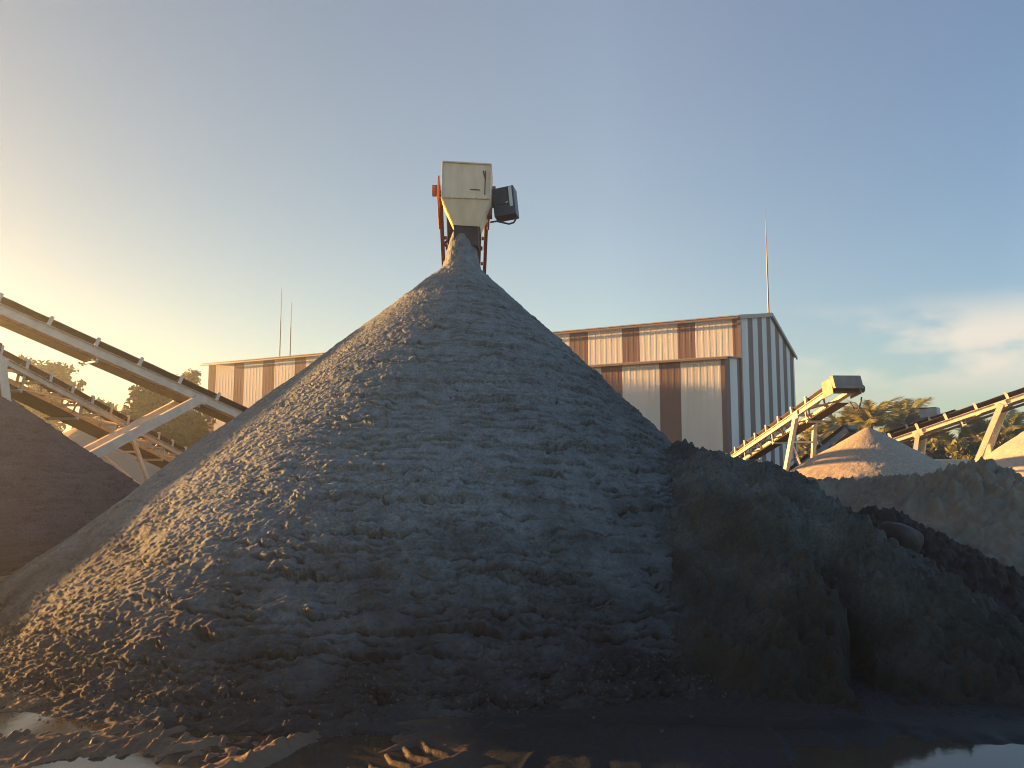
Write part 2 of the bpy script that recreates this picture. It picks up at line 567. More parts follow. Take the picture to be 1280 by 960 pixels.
def cone_mesh(name, cx, cy, H, Rf, m, nr, fine, nfine, nback, kind='wet', tip=0.0, rmax=1.12, seed=0.0, amp=1.0):
    f0, f1 = fine
    ph = np.concatenate([np.linspace(f0, f1, nfine, endpoint=False), np.linspace(f1, f0 + 360, nback, endpoint=False)])
    ph = np.radians(ph)
    x = np.linspace(.012, rmax, nr)
    X_, P_ = np.meshgrid(x, ph, indexing='ij')
    Rr = Rf(P_)
    r = X_ * Rr
    h1 = ((1 - X_) + np.sqrt((1 - X_) ** 2 + .0016)) / 2
    z = H * h1 - .03
    z = z + tip * (1 - sstep(.13, .36, r)) * 1.0 - .10 * tip * np.exp(-(r / .12) ** 2)
    z = z - .16 * sstep(1.0, rmax, X_)
    k = -np.gradient(z, axis=0) / np.maximum(np.gradient(r, axis=0), 1e-6)
    k = np.clip(k, 0, 1.6)
    nl = np.sqrt(1 + k * k)
    cx_, sy_ = np.cos(P_), np.sin(P_)
    px, py, pz = r * cx_, r * sy_, z
    q = tuple(np.asarray(v_, np.float32) for v_ in (px + seed * 3.1, py - seed, pz * 1.0))
    s = np.sqrt(r * r + (H - z) ** 2).astype(np.float32)          # slope distance from the tip
    low = sstep(.5, 5.5, s)
    if kind == 'wet':
        big = .06 * fbm(*q, .45, 3, .5, 3) * low
        cusp = np.abs(perlin(q[0] * 4.5 + 3, q[1] * 4.5, q[2] * 4.5))
        rag = .070 * fbm(*q, 2.3, 2, .6, 1) - .090 * cusp + .022 * fbm(*q, 13, 3, .6, 4)
        w1 = .14 * perlin(q[0] * .5 + 9, q[1] * .5, q[2] * .2) + rag
        az = np.degrees(P_) % 360
        leftw = sstep(263, 244, az) * sstep(150, 185, az)
        tee = 0
        for lam, A, th, sd, sc in ((.47, .078, .05, 0., 1.5), (.33, .062, .06, 5.3, 2.2), (.21, .042, .04, 2.7, 3.2), (.12, .018, .0, 8.1, 4.5)):
            qq = (s + w1 * (.7 + lam) + sd) / lam
            idx = np.floor(qq)
            fr = qq - idx
            # each lip is broken along its length: its own noise row decides where it stands out
            row = perlin(q[0] * sc + idx * 7.31 + sd, q[1] * sc - idx * 3.77, idx * 5.13 + 0 * fr)
            on = sstep(th, th + .16, row)
            e = .008 / lam
            tooth = np.where(fr < 1 - e, (np.clip(fr - .45, 0, 1) / (.55 - e)) ** 1.5, (1 - fr) / e)
            groove = np.exp(-((fr - .009 / lam) / (.0125 / lam)) ** 2)
            tee = tee + A * on * (.55 * tooth - 2.5 * groove)
        lump = fbm(*q, 4.2, 5, .6, 6)
        bil = np.abs(fbm(*q, 6.5, 3, .55, 14))
        wq = [c_ + .11 * n_ for c_, n_ in zip(q, (lump, bil, lump))]
        g1, g2 = worley(wq[0] * 5.5, wq[1] * 5.5, wq[2] * 9)
        clod = .6 * np.exp(-(g2 / .08) ** 2) + .3 * g1
        cl_on = sstep(.0, .4, perlin(q[0] * .7 + 8, q[1] * .7, q[2] * .9) + .55 * sstep(3.5, 7.5, s) - .25)
        fine = fbm(*q, 13, 3, .6, 21)
        dr = fbm(s * .8, r * np.radians((az - 220)) * 1.0 + .35 * s, 0 * s, 13.0, 4, .62, 2)
        grow = .6 + .5 * sstep(2, 7, s)
        low = sstep(.3, 3.0, s)
        hole = np.clip(perlin(q[0] * 1.9 + 60, q[1] * 1.9, q[2] * 1.9) - .28, 0, 1)      # bare patches where a clod slid off
        d = big + low * ((tee * (.14 + .86 * (1 - leftw)) + (.010 * lump + .010 * bil) * (1 - .5 * leftw) - .028 * clod * cl_on * (1 - .8 * leftw)
                          + .011 * fine * (1 - .4 * leftw)) * grow + leftw * (.009 * dr - .10 * hole)) + .004 * fbm(*q, 26, 3, .6) + (1 - low) * (.022 * fbm(*q, 3.5, 4, .6) + .012 * fbm(*q, 14, 2, .6))
        toe = sstep(.86, .98, X_) * sstep(1.10, 1.02, X_)
        d = d * (1 - .7 * sstep(.97, 1.06, X_))
        d = d + toe * (.030 * np.abs(fbm(*q, 6, 3, .6, 8)) + .014 * fbm(*q, 18, 3, .6, 9))
        d = d * amp
    elif kind == 'dry':
        d = amp * (.05 * fbm(*q, .6, 3) + .012 * fbm(*q, 5, 4, .6)) * sstep(.1, 1.5, s)
    d = d * sstep(0.0, .05, X_)
    V = np.stack([px + d * k / nl * cx_, py + d * k / nl * sy_, pz + d / nl], -1)
    nc = len(ph)
    V = V.reshape(-1, 3)
    Q = grid_quads(nr, nc, True)
    V = np.concatenate([V, [[0, 0, V[:nc, 2].mean() + .01]]])
    o = np_mesh(name, V, Q[:, ::-1], m, None, (cx, cy, 0))
    # close the tip
    import bmesh
    bm = bmesh.new()
    bm.from_mesh(o.data)
    bm.verts.ensure_lookup_table()
    t = bm.verts[len(V) - 1]
    for j in range(nc):
        try:
            fc = bm.faces.new((t, bm.verts[j], bm.verts[(j + 1) % nc]))
            fc.smooth = True
        except ValueError:
            pass
    bm.to_mesh(o.data)
    bm.free()
    return o


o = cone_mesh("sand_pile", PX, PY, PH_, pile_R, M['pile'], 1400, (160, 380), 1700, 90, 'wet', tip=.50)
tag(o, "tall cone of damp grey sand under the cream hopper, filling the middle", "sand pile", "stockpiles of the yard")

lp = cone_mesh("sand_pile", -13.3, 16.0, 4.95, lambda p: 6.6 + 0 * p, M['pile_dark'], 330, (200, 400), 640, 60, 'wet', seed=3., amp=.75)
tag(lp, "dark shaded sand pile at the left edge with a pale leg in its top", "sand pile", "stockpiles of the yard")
c = at(135, 512, 33)
o = cone_mesh("sand_pile", c.x, c.y, c.z, lambda p: 6.4 + 0 * p, M['pile_pale'], 90, (180, 360), 200, 50, 'dry', seed=5.)
tag(o, "hazy pale brown pile beneath the thin sloping conveyor on the left", "sand pile", "stockpiles of the yard")
c = at(1085, 535, 19.5)
GAX, GAY = c.x, c.y
o = cone_mesh("gravel_pile", c.x, c.y, c.z + .07, lambda p: 4.5 + 0 * p, M['gravel'], 160, (150, 390), 420, 50, 'dry', seed=8.)
tag(o, "smooth tan gravel cone under the sunlit conveyor head beside the striped shed", "gravel pile", "stockpiles of the yard")
c = at(1345, 498, 24)
o = cone_mesh("gravel_pile", c.x, c.y, c.z, lambda p: 5.3 + 0 * p, M['gravel_grey'], 140, (150, 390), 360, 50, 'dry', seed=11.)
tag(o, "smooth grey gravel cone cut off by the right edge of the picture", "gravel pile", "stockpiles of the yard")


# ------------------------------------------------------------------ heaps on the right
def poly_tent(X, Y, pts, slope, rnd=.25, back=None):
    """highest of the tents over a ridge polyline"""
    best = np.full(X.shape, -9.0)
    for a, b in zip(pts[:-1], pts[1:]):
        dx, dy = b[0] - a[0], b[1] - a[1]
        L2 = dx * dx + dy * dy
        t = np.clip(((X - a[0]) * dx + (Y - a[1]) * dy) / L2, 0, 1)
        d = np.hypot(X - a[0] - t * dx, Y - a[1] - t * dy)
        sl = slope if back is None else slope + (back - slope) * sstep(-.1, .25, (dx * (Y - a[1]) - dy * (X - a[0])) / math.sqrt(L2))
        h = a[2] + t * (b[2] - a[2]) - sl * (np.sqrt(d * d + rnd * rnd) - rnd)
        best = np.maximum(best, h)
    return best


def heap(name, x0, x1, y0, y1, res, fn, m):
    x = np.arange(x0, x1, res)
    y = np.arange(y0, y1, res)
    X, Y = np.meshgrid(x, y)
    Z, DX, DY = fn(X, Y)
    V = np.stack([X + DX, Y + DY, Z], -1).reshape(-1, 3)
    Q = grid_quads(len(y), len(x))
    keep = (V[Q][:, :, 2] > -.12).any(1)
    Q = Q[keep]
    used = np.unique(Q)
    remap = np.full(len(V), -1)
    remap[used] = np.arange(len(used))
    V = V[used]
    V[:, 2] = np.maximum(V[:, 2], -.16)
    c0 = V.mean(0)
    c0[2] = 0
    return np_mesh(name, V - c0, remap[Q], m, None, tuple(c0))


def T(*a): return tuple(at(*a))


bankA = [T(845, 560, 9.9), T(900, 567, 9.1), T(945, 578, 8.8), T(985, 592, 8.4), T(1060, 668, 7.7), T(1150, 730, 6.9), T(1280, 822, 6.1), T(1400, 895, 5.6)]


def pile_base(X, Y):
    r = np.hypot(X - PX, Y - PY)
    x = r / pile_R(np.arctan2(Y - PY, X - PX))
    return PH_ * ((1 - x) + np.sqrt((1 - x) ** 2 + .003)) / 2 - .03


def fn_bank(X, Y):
    z = poly_tent(X, Y, bankA, .60, .30, 1.25)
    # separate lumps on the face
    for (px, py, yy, rr, hh) in ((930, 660, 7.7, .42, .20), (890, 640, 7.9, .3, .1), (900, 830, 5.9, .5, .08)):
        p = at(px, py, yy)
        z = z + hh * np.exp(-(((X - p.x) ** 2 + (Y - p.y) ** 2) / rr ** 2) ** 2)
    lf = 1 - sstep(2.4, 3.0, X)
    # gully between the two lobes: sharp on the left, easing out on the right
    gx_ = 2.50 + (Y - 5.3) * .15 + .07 * np.sin(Y * 4.1) + .04 * fbm(X, Y, 0 * X, 2.0, 2)
    d = X - gx_
    on = sstep(7.7, 7.2, Y)
    z = z - on * .42 * np.where(d > 0, np.exp(-d / .33), np.exp(-(d / .05) ** 2))
    z = z + on * .025 * np.exp(-((d + .09) / .07) ** 2)
    n1 = fbm(X, Y, z, 1.1, 4, .5, 2)
    n2 = fbm(X, Y, z, 4.6, 4, .58, 5)
    n3 = np.abs(fbm(X, Y, z, 8.5, 3, .6, 7))
    # ragged caked shelves
    ph = (z + .16 * n1 + .05 * n2) / .17
    fr = ph - np.floor(ph)
    shelf = .05 * (np.where(fr < .8, fr / .8, (1 - fr) / .2)) * sstep(-.1, .3, perlin(X * 1.3 + 3, Y * 1.3, np.floor(ph) * 3.3))
    g1, g2 = worley(X * 7.5 + .5 * n2, Y * 7.5, z * 7.5 + .5 * n1)
    z = z + .080 * n1 + .060 * n2 + .055 * n3 + 1.1 * shelf - .030 * np.exp(-(g2 / .09) ** 2) * sstep(-.1, .3, n1) - .015 * g1 - .045 + .020 * fbm(X, Y, z, 13, 4, .62) * (.5 + sstep(-.2, .4, n1))
    zp = pile_base(X, Y) - .22
    k = .30
    h = np.clip(.5 + .5 * (z - zp) / k, 0, 1)
    z = zp * (1 - h) + z * h + k * h * (1 - h)
    wgt = sstep(.4, .9, h)
    return z, .04 * n2 * wgt, -.03 * n1 * wgt


o = heap("earth_bank", .0, 5.6, 4.6, 11.5, .0155, fn_bank, M['bank'])
tag(o, "rough greenish dark earth bank with a deep gully, against the big cone's right foot", "earth bank")

mudR = [T(1040, 650, 10.2), T(1090, 622, 10.0), T(1150, 652, 9.4), T(1205, 690, 8.9), T(1280, 738, 8.2), T(1400, 800, 7.4)]


def fn_mud(X, Y):
    z = poly_tent(X, Y, mudR, .62, .3)
    n1 = fbm(X, Y, z, 1.6, 4, .5, 12)
    n2 = np.abs(fbm(X, Y, z, 4.0, 4, .6, 15))
    g1, g2 = worley(X * 4.5 + .2 * n1, Y * 4.5, z * 4.5)
    z = z + .09 * n1 + .10 * n2 - .17 - .06 * np.exp(-(g2 / .15) ** 2) + .008 * fbm(X, Y, z, 12, 3, .6)
    return z, .06 * n1, -.05 * n2


o = heap("mud_heap", 2.6, 8.5, 5.8, 12.5, .022, fn_mud, M['mud_heap'])
tag(o, "black wet clumpy mud heap behind the greenish bank at right", "mud heap")

spR = [T(960, 598, 14.5), T(1010, 600, 14.2), T(1085, 598, 13.8), T(1130, 600, 13.4), T(1178, 590, 13.0), T(1215, 586, 12.6), T(1250, 602, 12.1), T(1300, 630, 11.5), T(1420, 650, 11)]


def fn_sp(X, Y):
    z = poly_tent(X, Y, spR, .42, .4)
    n1 = fbm(X, Y, z, .9, 4, .5, 22)
    n2 = np.abs(fbm(X, Y, z, 3.2, 4, .6, 25))
    p = at(1195, 600, 12.6)
    rough = np.exp(-(((X - p.x) ** 2 + (Y - p.y) ** 2) / 1.1 ** 2))
    ph = (z + .2 * n1) / .3
    fr = ph - np.floor(ph)
    z = z + .15 * n1 + (.12 + .14 * rough) * n2 + .014 * fbm(X, Y, z, 9, 3, .6) + .06 * np.where(fr < .8, fr / .8, (1 - fr) / .2) - .12
    return z, .05 * n1, -.05 * n2


o = heap("spoil_mound", 3.4, 13.5, 7.5, 17.5, .03, fn_sp, M['spoil'])
tag(o, "low pale brown spoil mound in front of the gravel cones", "spoil mound")

# loose stones and crumbs rolled to the foot of the cone and the bank
rs = np.random.default_rng(21)
bm = bmesh.new()
bmesh.ops.create_icosphere(bm, subdivisions=1, radius=1)
iv = np.array([v.co[:] for v in bm.verts])
bm.verts.index_update()
itri = np.array([[v.index for v in f.verts] for f in bm.faces])
bm.free()
N_ = 3500
az_ = np.radians(rs.uniform(200, 345, N_))
sp_ = np.abs(rs.normal(0, .30, N_))
rr_ = pile_R(az_) * .985 + sp_ - .12
sx_w, sy_w = PX + rr_ * np.cos(az_), PY + rr_ * np.sin(az_)
ex_ = rs.random(N_) < .0
sx_w = np.where(ex_, rs.uniform(-3.6, 3.6, N_), sx_w)
sy_w = np.where(ex_, rs.uniform(4.3, 5.6, N_), sy_w)
ok = (sy_w > 3.9) & (np.abs(sx_w) < 5.5)
sx_w, sy_w = sx_w[ok], sy_w[ok]
zg = np.maximum(ground_z(sx_w, sy_w), pile_base(sx_w, sy_w) + .0)
sz_ = .003 + .010 * rs.random(len(sx_w)) ** 3
VV = iv[None] * sz_[:, None, None] * rs.uniform(.6, 1.25, (len(sx_w), 1, 3)) * rs.uniform(.8, 1.2, (len(sx_w), len(iv), 1))
VV = VV + np.stack([sx_w, sy_w, zg + sz_ * .3], -1)[:, None, :]
TT = (itri[None] + (np.arange(len(sx_w)) * len(iv))[:, None, None]).reshape(-1, 3)
o = np_mesh("loose_stones", VV.reshape(-1, 3), TT, M['stone'], None, smooth=False)
tag(o, "loose crumbs and small stones strewn along the foot of the big cone", "stones", kind="stuff")

# smooth rounded lump lying on the black heap
bm = bmesh.new()
bmesh.ops.create_icosphere(bm, subdivisions=4, radius=1)
for v in bm.verts:
    p = v.co
    n = (abs(p.x) ** 4 + abs(p.y) ** 4 + abs(p.z) ** 4) ** .25
    q = p / n
    d = float(perlin(q.x * 1.3 + 5, q.y * 1.3, q.z * 1.3)) * .10 + float(perlin(q.x * 5, q.y * 5, q.z * 5)) * .03
    v.co = Vector((q.x * .21, q.y * .20, q.z * .19)) * (1 + d)
me = bpy.data.meshes.new("boulder")
bm.to_mesh(me)
bm.free()
me.polygons.foreach_set("use_smooth", [True] * len(me.polygons))
me.materials.append(M['clod'])
o = bpy.data.objects.new("boulder", me)
COL.objects.link(o)
o.location = at(1124, 676, 9.0)
o.rotation_euler = (R(14), R(12), R(25))
tag(o, "smooth rounded black lump lying on the black mud heap", "boulder")


# ------------------------------------------------------------------ conveyors
def conveyor(name, label, tail, head, width=.65, back=0.0, fwd=0.0, frame=None, spacing=1.0, ret=-.26, stringer_h=.19,
             legs=(), head_kit=True, motor_side=1, rollers=True, guard_len=.9, guard='dark_steel', phase=.35):
    """tail/head: points on the top of the near stringer; extended by back/fwd metres along the belt"""
    tail, head = Vector(tail), Vector(head)
    d = head - tail
    L = d.length
    u = d / L
    tail = tail - u * back
    head = head + u * fwd
    d = head - tail
    L = d.length
    yaw = math.atan2(d.y, d.x)
    sig = math.asin(d.z / L)
    root = empty(name, (tail.x, tail.y, 0), yaw, label, "conveyor", "conveyors of the yard")
    z0 = tail.z
    cs, sn = math.cos(sig), math.sin(sig)
    P = lambda a, b, c: Vector((a * cs - c * sn, b, z0 + a * sn + c * cs))
    up = Vector((-sn, 0, cs))
    fm = M[frame or 'cream']
    hw = width / 2 + .08
    for s in (-1, 1):
        MB().channel(P(0, s * hw, -stringer_h / 2), P(L, s * hw, -stringer_h / 2), Vector((0, s, 0)), stringer_h, .06).build("stringer", fm, root)
    # carrying belt: troughed strip; return run beneath; both with thickness
    prof = [(-width / 2 - .03, .20), (-width * .20, .075), (width * .20, .075), (width / 2 + .03, .20)]
    V, F = [], []
    n = max(2, int(L / .5))
    for i in range(n + 1):
        a = L * i / n
        sag = -.012 * abs(math.sin(math.pi * (a / spacing)))
        for (b, c) in prof: V.append(P(a, b, c + sag))
        for (b, c) in prof: V.append(P(a, b, c + sag - .014))
    for i in range(n):
        q = i * 8
        for k in range(3):
            F.append((q + k, q + k + 1, q + 8 + k + 1, q + 8 + k))
            F.append((q + 4 + k, q + 12 + k, q + 12 + k + 1, q + 4 + k + 1))
        F.append((q, q + 8, q + 12, q + 4))
        F.append((q + 3, q + 7, q + 15, q + 11))
    bl = mesh_obj("belt", V, F, M['belt'], root, smooth=False)
    r = MB()
    r.bar(P(.1, 0, ret), P(L - .15, 0, ret), width, .014, up)
    r.build("return_belt", M['belt'], root)
    # cross members
    # idlers: first built, others copied
    N = int((L - phase) / spacing)
    i_m = MB()
    for s in (-1, 1):
        i_m.box((0, s * (hw + .012), .09), (.09, .016, .28))
        i_m.box((0, s * (hw - .01), .215), (.06, .07, .04))
    i_m.box((0, 0, -.02), (.07, hw * 2 - .05, .05))
    ro = None
    first = None
    for k in range(N):
        a = phase + k * spacing
        if first is None:
            first = i_m.build("idler", fm, root)
            ob = first
            kids = []
            for (b0, c0, b1, c1) in ((-width * .21, .03, width * .21, .03), (-width * .50, .165, -width * .23, .042), (width * .50, .165, width * .23, .042)):
                if rollers:
                    kids.append(MB().tube([(0, b0, c0), (0, b1, c1)], .028, 10).build("roller", M['roller'], ob, smooth=True))
        else:
            ob = first.copy()
            COL.objects.link(ob)
            ob.parent = root
            for kd in kids:
                kc = kd.copy()
                COL.objects.link(kc)
                kc.parent = ob
        ob.location = P(a, 0, 0)
        ob.rotation_euler = (0, -sig, 0)
    # return rollers with drop brackets
    rr = None
    a = phase + .4
    while a < L - .6:
        if rr is None:
            rr = MB()
            for s in (-1, 1):
                rr.box((0, s * (hw - .005), ret / 2 - .07), (.05, .012, -ret + .06))
                rr.box((.05, s * (hw - .005), ret - .06), (.14, .03, .035))
            rr.tube([(0, -hw, ret - .05), (0, hw, ret - .05)], .035, 10)
            rr = rr.build("return_idler", M['grey_steel'] if frame is None else fm, root)
            ob = rr
        else:
            ob = rr.copy()
            COL.objects.link(ob)
            ob.parent = root
        ob.location = P(a, 0, 0)
        ob.rotation_euler = (0, -sig, 0)
        a += spacing * 2.5
    # lacing between the stringers
    lc = MB()
    a = .5
    sgn = 1
    while a < L - 1.2:
        lc.bar(P(a, -sgn * hw, -stringer_h + .03), P(a + 1.0, sgn * hw, -stringer_h + .03), .04, .04, up)
        sgn = -sgn
        a += 1.0
    if lc.v: lc.build("lacing", fm, root)
    # legs: list of (a, foot offset along, lateral splay, width, bracing)
    for (a, fa, splay, wd, brace) in legs:
        feet = []
        for s in (-1, 1):
            top = P(a, s * (hw + .02), -stringer_h * .6)
            foot = Vector((top.x + fa, s * (hw + splay), -.05))
            lg = MB().bar(top, foot, wd * .7, wd, up)
            lg.box(foot + Vector((0, 0, .06)), (.3, .3, .03))
            lg.build("leg", fm, root)
            MB().box(top + Vector((0, s * .03, -.02)), (.34, .02, .22), Matrix.Rotation(-sig, 3, 'Y')).build("gusset", fm, root)
            feet.append((top, foot))
        if brace:
            (t1, f1), (t2, f2) = feet
            x1 = t1.lerp(f1, .25); x2 = t2.lerp(f2, .25)
            y1 = t1.lerp(f1, .72); y2 = t2.lerp(f2, .72)
            MB().bar(x1, x2, .05, .05).bar(y1, y2, .05, .05).bar(x1, y2, .045, .045).build("brace", fm, root)
    # pulleys
    MB().tube([P(L, -hw, -.03), P(L, hw, -.03)], .16, 18).build("head_drum", M['dark_steel'], root, smooth=False)
    MB().tube([P(0, -hw, -.03), P(0, hw, -.03)], .15, 18).build("tail_drum", M['dark_steel'], root, smooth=False)
    if head_kit:
        gm = M[guard]
        gl = guard_len
        h = MB()
        for s in (-1, 1):
            h.hexa([P(L - gl, s * (hw + .10) - .012, -.22), P(L + .2, s * (hw + .10) - .012, -.25), P(L + .2, s * (hw + .10) + .012, -.25), P(L - gl, s * (hw + .10) + .012, -.22),
                    P(L - gl, s * (hw + .10) - .012, .20), P(L + .16, s * (hw + .10) - .012, .16), P(L + .16, s * (hw + .10) + .012, .16), P(L - gl, s * (hw + .10) + .012, .20)])
        h.bar(P(L - gl, 0, .208), P(L + .16, 0, .168), 2 * hw + .22, .014, up)
        h.build("head_guard", gm, root)
        h = MB()
        h.hexa([P(L + .22, -hw - .11, -.12), P(L + .36, -hw - .11, -.16), P(L + .36, hw + .11, -.16), P(L + .22, hw + .11, -.12),
                P(L + .08, -hw - .11, .24), P(L + .28, -hw - .11, .21), P(L + .28, hw + .11, .21), P(L + .08, hw + .11, .24)])
        h.build("deflector", gm, root, bevel=.012)
        mt = MB()
        s = motor_side
        mt.tube([P(L - .05, s * (hw + .13), -.05), P(L - .05, s * (hw + .30), -.05)], .10, 16)
        mt.build("motor", M['dark_steel'], root)
        cb = []
        for i in range(13):
            t = i / 12
            cb.append(P(L - .55 + .62 * t, s * (hw + .16), -.28 - .28 * math.sin(math.pi * t) - .03 * t))
        MB().tube(cb, .02, 8).build("cable", M['dark_steel'], root, smooth=True)
    return root, P, L, hw


# broad conveyor on the left (near)
rc_, P_, L_, hw_ = conveyor("belt_conveyor", "broad pale belt conveyor sloping down from the upper left to behind the big cone",
         at(300, 519, 22.5), at(0, 386, 17.8), .74, back=5.0, fwd=4.4, spacing=1.15, ret=-.28, stringer_h=.23,
         legs=((6.5, 6.0, .0, .24, False),), head_kit=True, motor_side=1, phase=.30)
# thin conveyor behind it
conveyor("belt_conveyor", "thin hazy conveyor crossing behind the broad one's leg, low on the left",
         at(240, 580, 26.0), at(0, 456, 17.0), .65, back=2.5, fwd=1.6, spacing=.85, ret=-.45, stringer_h=.15,
         legs=((12.3, .1, .9, .16, False), (7.2, -1.2, .5, .11, True)), head_kit=True, motor_side=-1, phase=.45)
# sunlit one beside the shed
conveyor("belt_conveyor", "sunlit conveyor with dark boxed head, rising in front of the striped gable",
         at(925, 569, 28.0), at(1046, 488, 20.2), .36, back=2.0, fwd=.35, spacing=1.05, ret=-.40, stringer_h=.16,
         legs=((7.9, -1.15, .25, .15, True),), head_kit=True, motor_side=1, phase=.2, guard_len=.38, guard='head_paint')
# right foreground one
conveyor("belt_conveyor", "pale conveyor rising to the right edge over the corrugated fence",
         at(1110, 552, 29.0), at(1278, 494, 26.0), .65, back=3.0, fwd=1.6, spacing=1.0, ret=-.30, stringer_h=.17,
         legs=((7.0, -1.55, .2, .17, True), (4.2, -.45, .2, .14, True)), head_kit=True, motor_side=-1, phase=.25)
# behind it
rt, P_, L_, hw_ = conveyor("belt_conveyor", "short grey conveyor with a box on top, just behind the right hand conveyor",
         at(1104, 548, 36.0), at(1192, 519, 34.0), .62, back=3.0, fwd=.2, frame='grey_steel', spacing=1.0, ret=-.30, stringer_h=.15,
         legs=((4.6, -.4, .2, .14, False),), head_kit=False, phase=.25)
MB().box(P_(L_ - 1.05, 0, .42), (.72, .6, .40), Matrix.Rotation(-.1, 3, 'Y')).box(P_(L_ - 1.05, 0, .66), (.80, .68, .03)).build("feed_box", M['blue_steel'], rt, bevel=.02)
# blue grey one seen between the legs
rt, P_, L_, hw_ = conveyor("belt_conveyor", "blue grey panelled conveyor seen low between the sunlit conveyor's legs",
         at(1008, 578, 38.0), at(1062, 535, 36.5), .9, back=3.5, fwd=.0, frame='blue_steel', spacing=.75, ret=-.40, stringer_h=.22,
         legs=((4.8, .1, .2, .12, False),), head_kit=False, phase=.3)
pn = MB()
for s in (-1, 1):
    pn.bar(P_(.3, s * (hw_ + .06), .36), P_(L_ - .1, s * (hw_ + .06), .36), .03, .07)
pn.build("hand_rail", M['blue_steel'], rt)

# ------------------------------------------------------------------ stacker over the big cone
hx, hy = -.80, 13.0
hd = at(580, 238, 12.95)
tl = Vector((hd.x * 1.9, 26.0, hd.z - .365 * 13.05))
root, P_, L_, hw_ = conveyor("belt_conveyor", "rust red conveyor ending in the cream hopper above the big cone", tl, hd, .60, frame='rust',
                             spacing=.85, ret=-.22, stringer_h=.14, head_kit=False,
                             legs=((5.0, .6, .5, .16, True),), phase=.35)
# side skirts at the head (rust boxes left and right)
for s in (-1, 1):
    MB().hexa([P_(L_ - .85, s * (hw_ + .06) - .02, -.20), P_(L_ + .12, s * (hw_ + .06) - .02, -.26), P_(L_ + .12, s * (hw_ + .06) + .02, -.26), P_(L_ - .85, s * (hw_ + .06) + .02, -.20),
               P_(L_ - .85, s * (hw_ + .06) - .02, .16), P_(L_ + .12, s * (hw_ + .06) - .02, .22), P_(L_ + .12, s * (hw_ + .06) + .02, .22), P_(L_ - .85, s * (hw_ + .06) + .02, .16)]).build("skirt_plate", M['rust'], root, bevel=.01)
    MB().tube([P_(L_ - .05, s * (hw_ + .03), .02), P_(L_ - .05, s * (hw_ + .17), .02)], .10, 14).build("bearing", M['rust'], root)

# hopper (discharge hood), world measured, stored relative to its own empty
Yf, Yb = 12.40, 13.05
tlp, trp = at(553.5, 202.5, Yf), at(614, 206, Yf)
mlp, mrp = at(552, 247, Yf), at(612.5, 249, Yf)
blp, brp = at(566.5, 279, Yf), at(599, 281, Yf)
hop = empty("hopper", (tlp.x + .4, Yf + .3, blp.z), 0, "cream sheet metal hopper hood at the tip of the big cone", "hopper")
ho = Vector(hop.location)


def sheet(pts, th, nrm):
    n = Vector(nrm).normalized() * th
    return [Vector(p) - ho for p in pts] + [Vector(p) + n - ho for p in pts]


dpt = Vector((0, Yb - Yf, 0))
MB().hexa(sheet([tlp, trp, mrp, mlp], .012, (0, -1, 0))).build("front_plate", M['hop'], hop, bevel=.004)
dt = Vector((0, .10, 0))
MB().hexa(sheet([mlp, mrp, brp + dt, blp + dt], .012, (0, -1, -.3))).build("throat_plate", M['hop'], hop, bevel=.004)
for (a, b, s) in ((tlp, mlp, -1), (trp, mrp, 1)):
    MB().hexa(sheet([a, a + dpt, b + dpt, b], .012, (s, 0, 0))).build("side_plate", M['hop'], hop, bevel=.004)
dd = dpt * .8
MB().hexa(sheet([mlp, mlp + dpt, blp + dd, blp + dt], .012, (-1, 0, -.3))).build("throat_side", M['throat_sun'], hop)
MB().hexa(sheet([mrp, mrp + dpt, brp + dd, brp + dt], .012, (1, 0, -.3))).build("throat_side", M['hop'], hop)
MB().hexa(sheet([tlp + dpt, trp + dpt, mrp + dpt, mlp + dpt], .012, (0, 1, 0))).build("back_plate", M['hop'], hop)
MB().hexa(sheet([tlp, trp, trp + dpt, tlp + dpt], .012, (0, 0, 1))).build("top_plate", M['hop'], hop)
rb = MB()
F_ = Vector((0, -.022, 0))
rb.bar(mlp + F_ - ho + Vector((.01, 0, 0)), mrp + F_ - ho - Vector((.01, 0, 0)), .02, .018)
rb.bar(tlp + F_ - ho, trp + F_ - ho, .03, .02)
rb.bar(tlp + F_ - ho, mlp + F_ - ho, .02, .015, Vector((1, 0, 0)))
rb.bar(trp + F_ - ho, mrp + F_ - ho, .02, .022, Vector((1, 0, 0)))
rb.build("edge_rib", M['hop'], hop)
# bolts along the flange between box and throat
bo = MB()
for k in range(9):
    q_ = mlp.lerp(mrp, (k + .5) / 9) + Vector((0, -.034, .0)) - ho
    bo.tube([q_, q_ + Vector((0, -.012, 0))], .009, 6)
for k in range(6):
    for a_, b_ in ((tlp, mlp), (trp, mrp)):
        q_ = a_.lerp(b_, (k + .5) / 6) + Vector((.012 if a_ is tlp else -.012, -.030, 0)) - ho
        bo.tube([q_, q_ + Vector((0, -.010, 0))], .008, 6)
bo.build("flange_bolts", M['grey_steel'], hop)
# door seam and latch on the front
dr = MB()
a = at(607, 214, Yf) + F_ - ho
b = at(606, 244, Yf) + F_ - ho
dr.bar(a, b, .010, .014, Vector((1, 0, 0)))
dr.bar(at(588, 237, Yf) + F_ - ho, at(600, 238, Yf) + F_ - ho, .012, .012)
dr.bar(at(604, 214, Yf) + F_ - ho, at(607, 224, Yf) + F_ - ho, .010, .02, Vector((1, 0, 0)))
dr.build("door_seam", M['dark_steel'], hop)
# rubber skirt under the throat
sk = MB()
p0, p1 = at(567, 279, Yf + .12) - ho, at(598, 281, Yf + .12) - ho
p2, p3 = at(567, 305, Yf + .12) - ho, at(598, 307, Yf + .12) - ho
e = Vector((0, .42, 0))
sk.hexa([p2, p3, p3 + e, p2 + e, p0, p1, p1 + e, p0 + e])
sk.build("rubber_skirt", M['belt'], hop)

